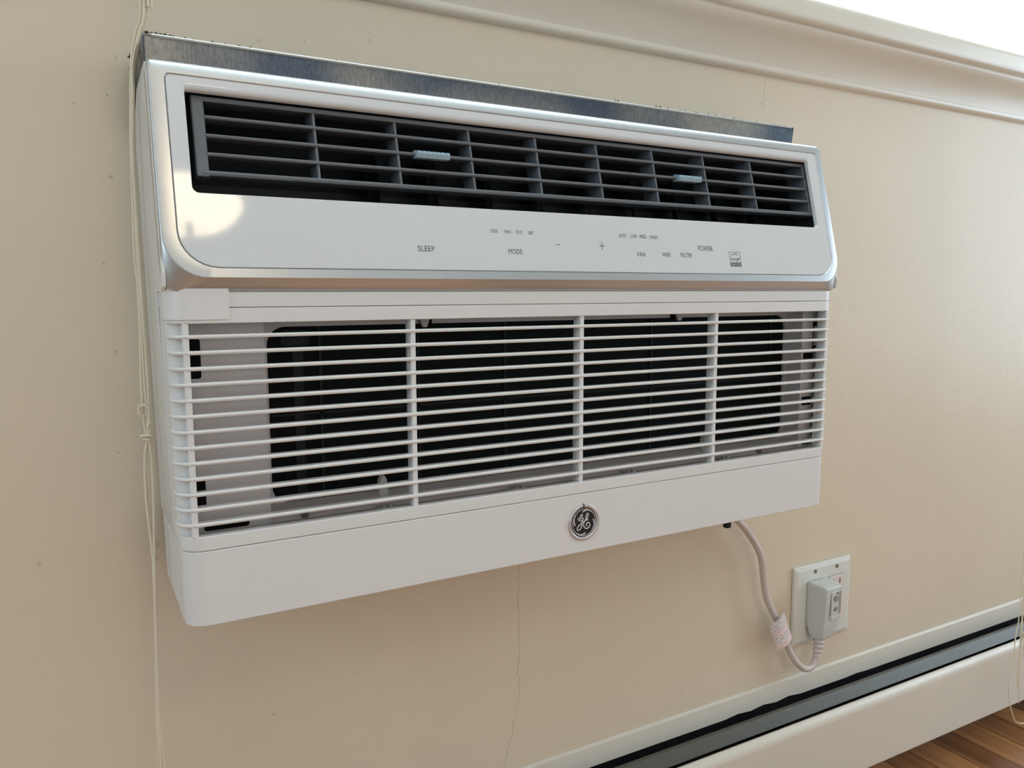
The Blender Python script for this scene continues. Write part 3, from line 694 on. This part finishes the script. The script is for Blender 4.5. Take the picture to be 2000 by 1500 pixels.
# ------------------------------------------------------------------ power cord with plug and tag
pc = empty('power_cord', (0.76, 0.13, -0.20), 'grey power cord hanging from under the air conditioner to its boxy plug in the outlet', 'cord')
path = [(0.6220, 0.104, -0.0065), (0.638, 0.110, -0.0235), (0.6600, 0.122, -0.0455), (0.6850, 0.128, -0.0665), (0.7060, 0.130, -0.0910), (0.7172, 0.130, -0.1120), (0.7222, 0.130, -0.1385), (0.7285, 0.130, -0.1650), (0.7400, 0.130, -0.1870), (0.7545, 0.130, -0.2080),
        (0.7675, 0.130, -0.2330), (0.7780, 0.130, -0.2530), (0.7900, 0.128, -0.2710), (0.8060, 0.128, -0.2840), (0.8200, 0.128, -0.2860), (0.8285, 0.128, -0.2790), (0.8312, 0.128, -0.2660)]
MB().tube(smooth_path(path, 6), 0.0046, 12).build('cable', M_CORD, pc, smooth=True)
# ribbed strain relief
m = MB(); pA, pB = Vector((0.8350, 0.1270, -0.2425)), Vector((0.8310, 0.1280, -0.2700))
pts, rad = [], []
for k in range(17):
    t = k/16; pts.append(pA.lerp(pB, t)); rad.append((0.0088 - 0.0030*t) * (1.0 if k % 4 < 2 else 0.80))
m.tube(pts, rad, 14); m.build('strain_relief', M_CORD, pc, smooth=True)
# plug body: boxy with chamfered long edges, tapering below
def sh(z, hw, yf, ys, yb, cx, dx=0.0042):
    return [(cx - hw, yb, z), (cx - hw + 0.0008, ys, z), (cx - hw + dx, yf, z), (cx + hw - dx, yf, z), (cx + hw - 0.0008, ys, z), (cx + hw, yb, z)]
PX = 0.8415
plug = MB().loft([sh(-0.2450, 0.0125, 0.1200, 0.1270, 0.1330, 0.8370), sh(-0.2400, 0.0150, 0.1170, 0.1270, 0.1360, 0.8380), sh(-0.2280, 0.0188, 0.1145, 0.1270, 0.1400, 0.8405), sh(-0.2160, 0.0200, 0.1130, 0.1270, 0.1405, PX),
                  sh(-0.1710, 0.0200, 0.1110, 0.1270, 0.1405, PX), sh(-0.1680, 0.0196, 0.1130, 0.1275, 0.1405, PX), sh(-0.1660, 0.0188, 0.1240, 0.1300, 0.1405, PX, 0.003)]).build('plug', M_PLUG, pc, 0.0012, smooth=True)
RX = 0.8445
pts = rrect(RX - 0.0105, RX + 0.0110, -0.2080, -0.1730, 0.003, 4)
MB().loft([[(x, 0.1112, z) for x, z in pts], [(x, 0.1135, z) for x, z in pts]]).build('button_recess', M_PLUG_D, plug)
pts = rrect(RX - 0.0095, RX + 0.0055, -0.2140, -0.1740, 0.003, 4)
MB().loft([[(x, 0.1102, z) for x, z in pts], [(x, 0.1140, z) for x, z in pts]]).build('button_pad', M_PLUG, plug, 0.0006)
for zz, r in ((-0.1840, 0.0046), (-0.1985, 0.0036)):
    MB().tube([(RX - 0.0010, 0.1106, zz), (RX - 0.0010, 0.1085, zz)], [r, r*0.85], 16).build('reset_button', M_PLUG_D, plug, smooth=True)
MB().tube([(RX + 0.0018, 0.1106, -0.1768), (RX + 0.0018, 0.1092, -0.1768)], 0.0012, 8).build('indicator_lamp', M_SLOT, plug)
# folded tag round the cable
m = MB(); cols = []
ax = Vector((0.0196, 0, -0.0425)).normalized(); sd = Vector((ax.z, 0, -ax.x)) * -1
c0 = Vector((0.7418, 0.126, -0.1960))
w0, w1 = -0.0145, 0.0155
for k in range(9):
    u = k/8; off = w0 + (w1 - w0)*u
    yy = 0.1238 - 0.0042*math.sin(math.pi*u)
    cols.append((u, off, yy))
L = 0.0440
for side, dy in ((0, 0.0), (1, 0.0006)):
    for u, off, yy in cols:
        for v in (1, 0):
            p = c0 + ax*(L*(1 - v)) + sd*off; m.v.append((p.x, yy + dy, p.z))
nC = len(cols); m.uv = []
for side in (0, 1):
    for u, off, yy in cols: m.uv += [(u, 1), (u, 0)]
for k in range(nC - 1):
    a = 2*k; m.f.append((a, a+2, a+3, a+1)); b = 2*nC + 2*k; m.f.append((b, b+1, b+3, b+2))
m.f += [(0, 1, 2*nC + 1, 2*nC), (2*nC-2, 4*nC-2, 4*nC-1, 2*nC-1)]
m.build('warning_tag', M_TAG, pc, smooth=True, label='white printed tag with pink bands')

# ------------------------------------------------------------------ wall outlet
ol = empty('wall_outlet', (0.855, YW, -0.20), 'white two-gang outlet plate on the wall, a grey plug in its left side', 'outlet')
px0, px1, pz0, pz1 = 0.7975, 0.9160, -0.2580, -0.1440
def pl(i, y): return [(px0 + i, y, pz0 + i), (px1 - i, y, pz0 + i), (px1 - i, y, pz1 - i), (px0 + i, y, pz1 - i)]
plate = MB().loft([pl(0, YW - 0.0004), pl(0, YW - 0.0030), pl(0.0012, YW - 0.0048), pl(0.0060, YW - 0.0064)]).build('plate', M_PLATE, ol, 0.0006)
yp = YW - 0.0064
for k, xs in enumerate((0.8377, 0.8832)):
    pts = rrect(xs - 0.0158, xs + 0.0158, -0.2335, -0.1675, 0.002, 3)
    MB().loft([[(x, yp - 0.0012, z) for x, z in pts], [(x, yp + 0.001, z) for x, z in pts]]).build('receptacle', M_RECEP, ol, 0.0005)
    rc = bpy.data.objects[-1] if False else None
    pts2 = rrect(xs - 0.0166, xs + 0.0166, -0.2344, -0.1666, 0.002, 3)
    MB().loft([[(x, yp - 0.0002, z) for x, z in pts2], [(x, yp + 0.001, z) for x, z in pts2]]).build('receptacle_gap', M_PLUG_D, ol)
    for zz in (-0.1765, -0.2160):
        m = MB(); m.box(xs - 0.0075, xs - 0.0055, yp - 0.00135, yp, zz - 0.003, zz + 0.003); m.box(xs + 0.0055, xs + 0.0075, yp - 0.00135, yp, zz - 0.004, zz + 0.004)
        m.tube([(xs, yp - 0.00135, zz - 0.010), (xs, yp, zz - 0.010)], 0.0023, 8); m.build('socket_slots', M_SLOT, ol)
    for zz in (-0.1540, -0.2470):
        sc = MB().tube([(xs, yp + 0.0004, zz), (xs, yp - 0.0010, zz)], [0.0030, 0.0026], 14).build('plate_screw', M_STEEL, ol, smooth=True)
        MB().box(xs - 0.0004, xs + 0.0004, yp - 0.0012, yp - 0.0008, zz - 0.0023, zz + 0.0023).build('screw_slot', M_SLOT, sc)

# ------------------------------------------------------------------ baseboard heater
HX0, HX1 = -1.75, 2.65
bh = empty('baseboard_heater', (0.9, 0.11, -ZO), 'cream baseboard heater along the foot of the wall with grey damper on top', 'heater')
def hz(z, x, sl=-0.0125, ref=0.9): return z + sl*(x - ref)*0.9
def sweep(prof, sl=None):
    """profile (y, z, slope) along the wall, following the slight fall to the right"""
    return [[(x, p[0], hz(p[1], x, p[2] if len(p) > 2 else -0.0125)) for p in prof] for x in (HX0, HX1)]
# painted back plate with a ragged paint edge along its foot
m = MB(); N = 180; A, B = [], []
random.seed(3)
for k in range(N + 1):
    x = HX0 + (HX1 - HX0)*k/N; rag = 0.0
    if random.random() < 0.16 and x < 0.95: rag = random.uniform(0.001, 0.0035)
    A.append([(x, YW - 0.0005, hz(-0.3035, x, -0.008)), (x, YW - 0.0042, hz(-0.3060, x, -0.008)), (x, YW - 0.0070, hz(-0.3308, x) + rag), (x, YW - 0.0050, hz(-0.3305, x) + rag)])
m.loft(A); m.build('back_plate', M_HEAT, bh)
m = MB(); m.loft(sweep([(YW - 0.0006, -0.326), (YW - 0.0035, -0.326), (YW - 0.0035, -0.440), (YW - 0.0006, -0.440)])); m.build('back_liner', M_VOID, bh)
m = MB(); m.loft(sweep([(0.1225, -0.3290), (0.1212, -0.3262), (0.1188, -0.3248), (0.1160, -0.3252), (0.1135, -0.3270), (0.1048, -0.3385), (0.1058, -0.3400), (0.1145, -0.3292), (0.1185, -0.3270), (0.1208, -0.3292)])); m.build('damper', M_DAMP, bh, smooth=True, label='bare grey steel damper strip')
FB = -0.021
m = MB(); m.loft(sweep([(0.0965, -0.3385), (0.0955, -0.3352), (0.0925, -0.3340), (0.0890, -0.3352), (0.0855, -0.3394), (0.0840, -0.3455), (0.0840, -0.4345, FB), (0.0855, -0.4375, FB), (0.0960, -0.4385, FB), (0.0960, -0.4365, FB), (0.0860, -0.4345, FB), (0.0860, -0.3460), (0.0875, -0.3408), (0.0905, -0.3372), (0.0935, -0.3364), (0.0952, -0.3388)]))
m.build('front_cover', M_HEAT, bh, smooth=True)
fin = None
m = MB(); m.tube([(HX0, 0.118, -0.385), (HX1, 0.118, -0.385)], 0.009, 10); m.build('heating_pipe', M_VOID, bh, smooth=True)
for k in range(22):                               # brackets that carry cover and damper
    xs = HX0 + 0.1 + 0.2*k
    if xs < HX1: MB().prism_x([(YW - 0.001, -0.345), (0.0975, -0.345), (0.0866, -0.40), (0.0866, -0.420), (0.12, -0.425), (YW - 0.001, -0.44)], xs, xs + 0.002).build('bracket', M_VOID, bh)

# ------------------------------------------------------------------ blind cords
lc = empty('blind_cord', (-0.006, 0.138, 0.1), 'knotted bundle of thin ivory blind cords hanging beside the left flank of the air conditioner', 'cord')
RB = 0.00100
topz = 1.70
A = [(0.030, 0.0950, topz), (0.0133, 0.0900, 0.5794), (0.0082, 0.0940, 0.4568), (0.0037, 0.0960, 0.4333), (-0.0011, 0.0970, 0.4144), (-0.0037, 0.0980, 0.4003), (-0.0060, 0.0980, 0.3616), (-0.0074, 0.0980, 0.3314), (-0.0079, 0.0980, 0.3050), (-0.0085, 0.0980, 0.2653), (-0.0079, 0.0980, 0.2436), (-0.0083, 0.0980, 0.2068), (-0.0085, 0.0980, 0.1709), (-0.0079, 0.0980, 0.1473), (-0.0085, 0.0980, 0.1219)]
Bp = [(0.026, 0.0950, topz), (0.0086, 0.0920, 0.5794), (0.0041, 0.0960, 0.4569), (-0.0009, 0.0980, 0.4324), (-0.0038, 0.0990, 0.4182), (-0.0055, 0.0990, 0.4031), (-0.0079, 0.0990, 0.3616), (-0.0089, 0.0990, 0.3314), (-0.0094, 0.0990, 0.3040), (-0.0102, 0.0990, 0.2653), (-0.0091, 0.0990, 0.2446), (-0.0096, 0.0990, 0.2068), (-0.0108, 0.0990, 0.1662), (-0.0106, 0.0990, 0.1454), (-0.0094, 0.0990, 0.1218)]
Cp = [(0.028, 0.0950, topz), (0.0109, 0.0880, 0.5793), (0.0062, 0.0920, 0.4568), (0.0015, 0.0940, 0.4323), (-0.0027, 0.0950, 0.4163), (-0.0047, 0.0955, 0.4012), (-0.0070, 0.0955, 0.3616), (-0.0079, 0.0955, 0.3314), (-0.0072, 0.0960, 0.2445), (-0.0066, 0.0960, 0.1926), (-0.0064, 0.0960, 0.1549), (-0.0077, 0.0965, 0.1219)]
D1 = [(-0.0081, 0.0980, 0.1228), (-0.0106, 0.0980, 0.1148), (-0.0119, 0.0980, 0.0983), (-0.0121, 0.0980, 0.0747), (-0.0113, 0.0980, 0.0558), (-0.0100, 0.0980, 0.0322), (-0.0098, 0.0980, 0.0124), (-0.0115, 0.0980, -0.0697), (-0.0121, 0.0980, -0.0999), (-0.0115, 0.0980, -0.1264), (-0.0102, 0.0980, -0.1660), (-0.0098, 0.0980, -0.2321)]
D2 = [(-0.0081, 0.0985, 0.1228), (-0.0092, 0.0990, 0.0973), (-0.0106, 0.0990, 0.0558), (-0.0094, 0.0990, 0.0227), (-0.0108, 0.0990, -0.0339), (-0.0123, 0.0990, -0.0717), (-0.0132, 0.0990, -0.1009), (-0.0143, 0.0990, -0.1519), (-0.0145, 0.0990, -0.2227)]
D3 = [(-0.0075, 0.0965, 0.1228), (-0.0066, 0.0970, 0.0973), (-0.0074, 0.0970, 0.0605), (-0.0087, 0.0970, 0.0275), (-0.0098, 0.0970, -0.0150), (-0.0117, 0.0972, -0.0811), (-0.0128, 0.0975, -0.1188), (-0.0125, 0.0975, -0.2132)]
for p in (A, Bp, Cp, D1, D2, D3): MB().tube(smooth_path(p, 4), RB, 8).build('cord_strand', M_BLIND, lc, smooth=True)
m = MB()
m.tube(smooth_path([(-0.0089, 0.0970, 0.1417), (-0.0131, 0.0965, 0.1431), (-0.0136, 0.0965, 0.1492), (-0.0098, 0.0950, 0.1507), (-0.0065, 0.0945, 0.1474)], 5), RB, 6)
m.tube(smooth_path([(-0.0061, 0.0945, 0.1370), (-0.0084, 0.0935, 0.1337), (-0.0061, 0.0945, 0.1294)], 5), RB, 6)
m.build('cord_loop', M_BLIND, lc, smooth=True)
for zk, w in ((0.1195, 0.0075),):
    MB().tube(smooth_path([(-0.0138, 0.0955, 0.1261), (-0.0089, 0.0935, 0.1265), (-0.0059, 0.0945, 0.1259), (-0.0060, 0.1000, 0.1248), (-0.0107, 0.1010, 0.1246), (-0.0113, 0.0960, 0.1239), (-0.0078, 0.0940, 0.1231), (-0.0060, 0.0970, 0.1223)], 5), 0.0012, 8).build('cord_knot', M_BLIND, lc, smooth=True)
rcd = empty('blind_cord', (1.22, 0.062, -0.2), 'thin ivory blind cord looping in front of the baseboard heater at the right edge', 'cord')
P1 = [(1.220, 0.062, topz), (1.223, 0.062, 0.4), (1.2215, 0.062, -0.15), (1.2190, 0.061, -0.2700), (1.2112, 0.060, -0.3025), (1.2095, 0.060, -0.3420), (1.2020, 0.060, -0.3790), (1.2080, 0.060, -0.4110), (1.2185, 0.060, -0.4330), (1.2310, 0.060, -0.4505), (1.2550, 0.060, -0.4600), (1.2800, 0.060, -0.4540), (1.2890, 0.060, -0.4200), (1.2600, 0.060, -0.3800), (1.2430, 0.060, -0.3500), (1.2330, 0.060, -0.3040), (1.2270, 0.060, -0.2300), (1.2290, 0.062, 0.4), (1.2240, 0.062, topz)]
MB().tube(smooth_path(P1, 6), 0.0008, 6).build('cord_strand', M_BLIND, rcd, smooth=True)
P2 = [(1.222, 0.0605, topz), (1.2262, 0.0605, -0.2300), (1.2295, 0.0600, -0.3040), (1.2310, 0.060, -0.3720), (1.2360, 0.060, -0.4200)]
MB().tube(smooth_path(P2, 6), 0.0008, 6).build('cord_strand', M_BLIND, rcd, smooth=True)

# ------------------------------------------------------------------ raised blind the cords hang from
rb_ = empty('raised_blind', (0.70, 0.13, 1.66), 'raised white slatted blind bunched at the head of the window', 'blind')
box('headrail', M_TRIM, rb_, -0.06, 1.46, 0.050, 0.146, 1.70, 1.745, bevel=0.002)
bs = box('blind_slat', M_TRIM, rb_, -0.055, 1.455, 0.075, 0.125, 1.690, 1.6925)
for k in range(1, 16): copy_of(bs, 0, 0, -0.0042*k)

# ------------------------------------------------------------------ floor lamp standing in the room (seen mirrored in the panel)
lx, ly = 0.262, -1.60
lamp = empty('floor_lamp', (lx, ly, -ZO), 'lit bowl floor lamp in the room, mirrored in the glossy panel', 'lamp')
def lathe(prof, n=32): return [[(lx + r*math.cos(2*math.pi*k/n), ly + r*math.sin(2*math.pi*k/n), z) for k in range(n)] for r, z in prof]
MB().loft(lathe([(0.13, -ZO), (0.13, -ZO + 0.012), (0.10, -ZO + 0.022), (0.02, -ZO + 0.03)])).build('base', M_BRASS, lamp, smooth=True)
MB().loft(lathe([(0.011, -ZO + 0.025), (0.011, 1.301)], 16)).build('pole', M_BRASS, lamp, smooth=True)
MB().loft(lathe([(0.012, 1.298), (0.06, 1.302), (0.105, 1.316), (0.140, 1.340), (0.158, 1.364), (0.154, 1.364), (0.136, 1.342), (0.10, 1.322), (0.055, 1.308), (0.011, 1.304)]), True, False, False).build('bowl_shade', M_BOWL, lamp, smooth=True)
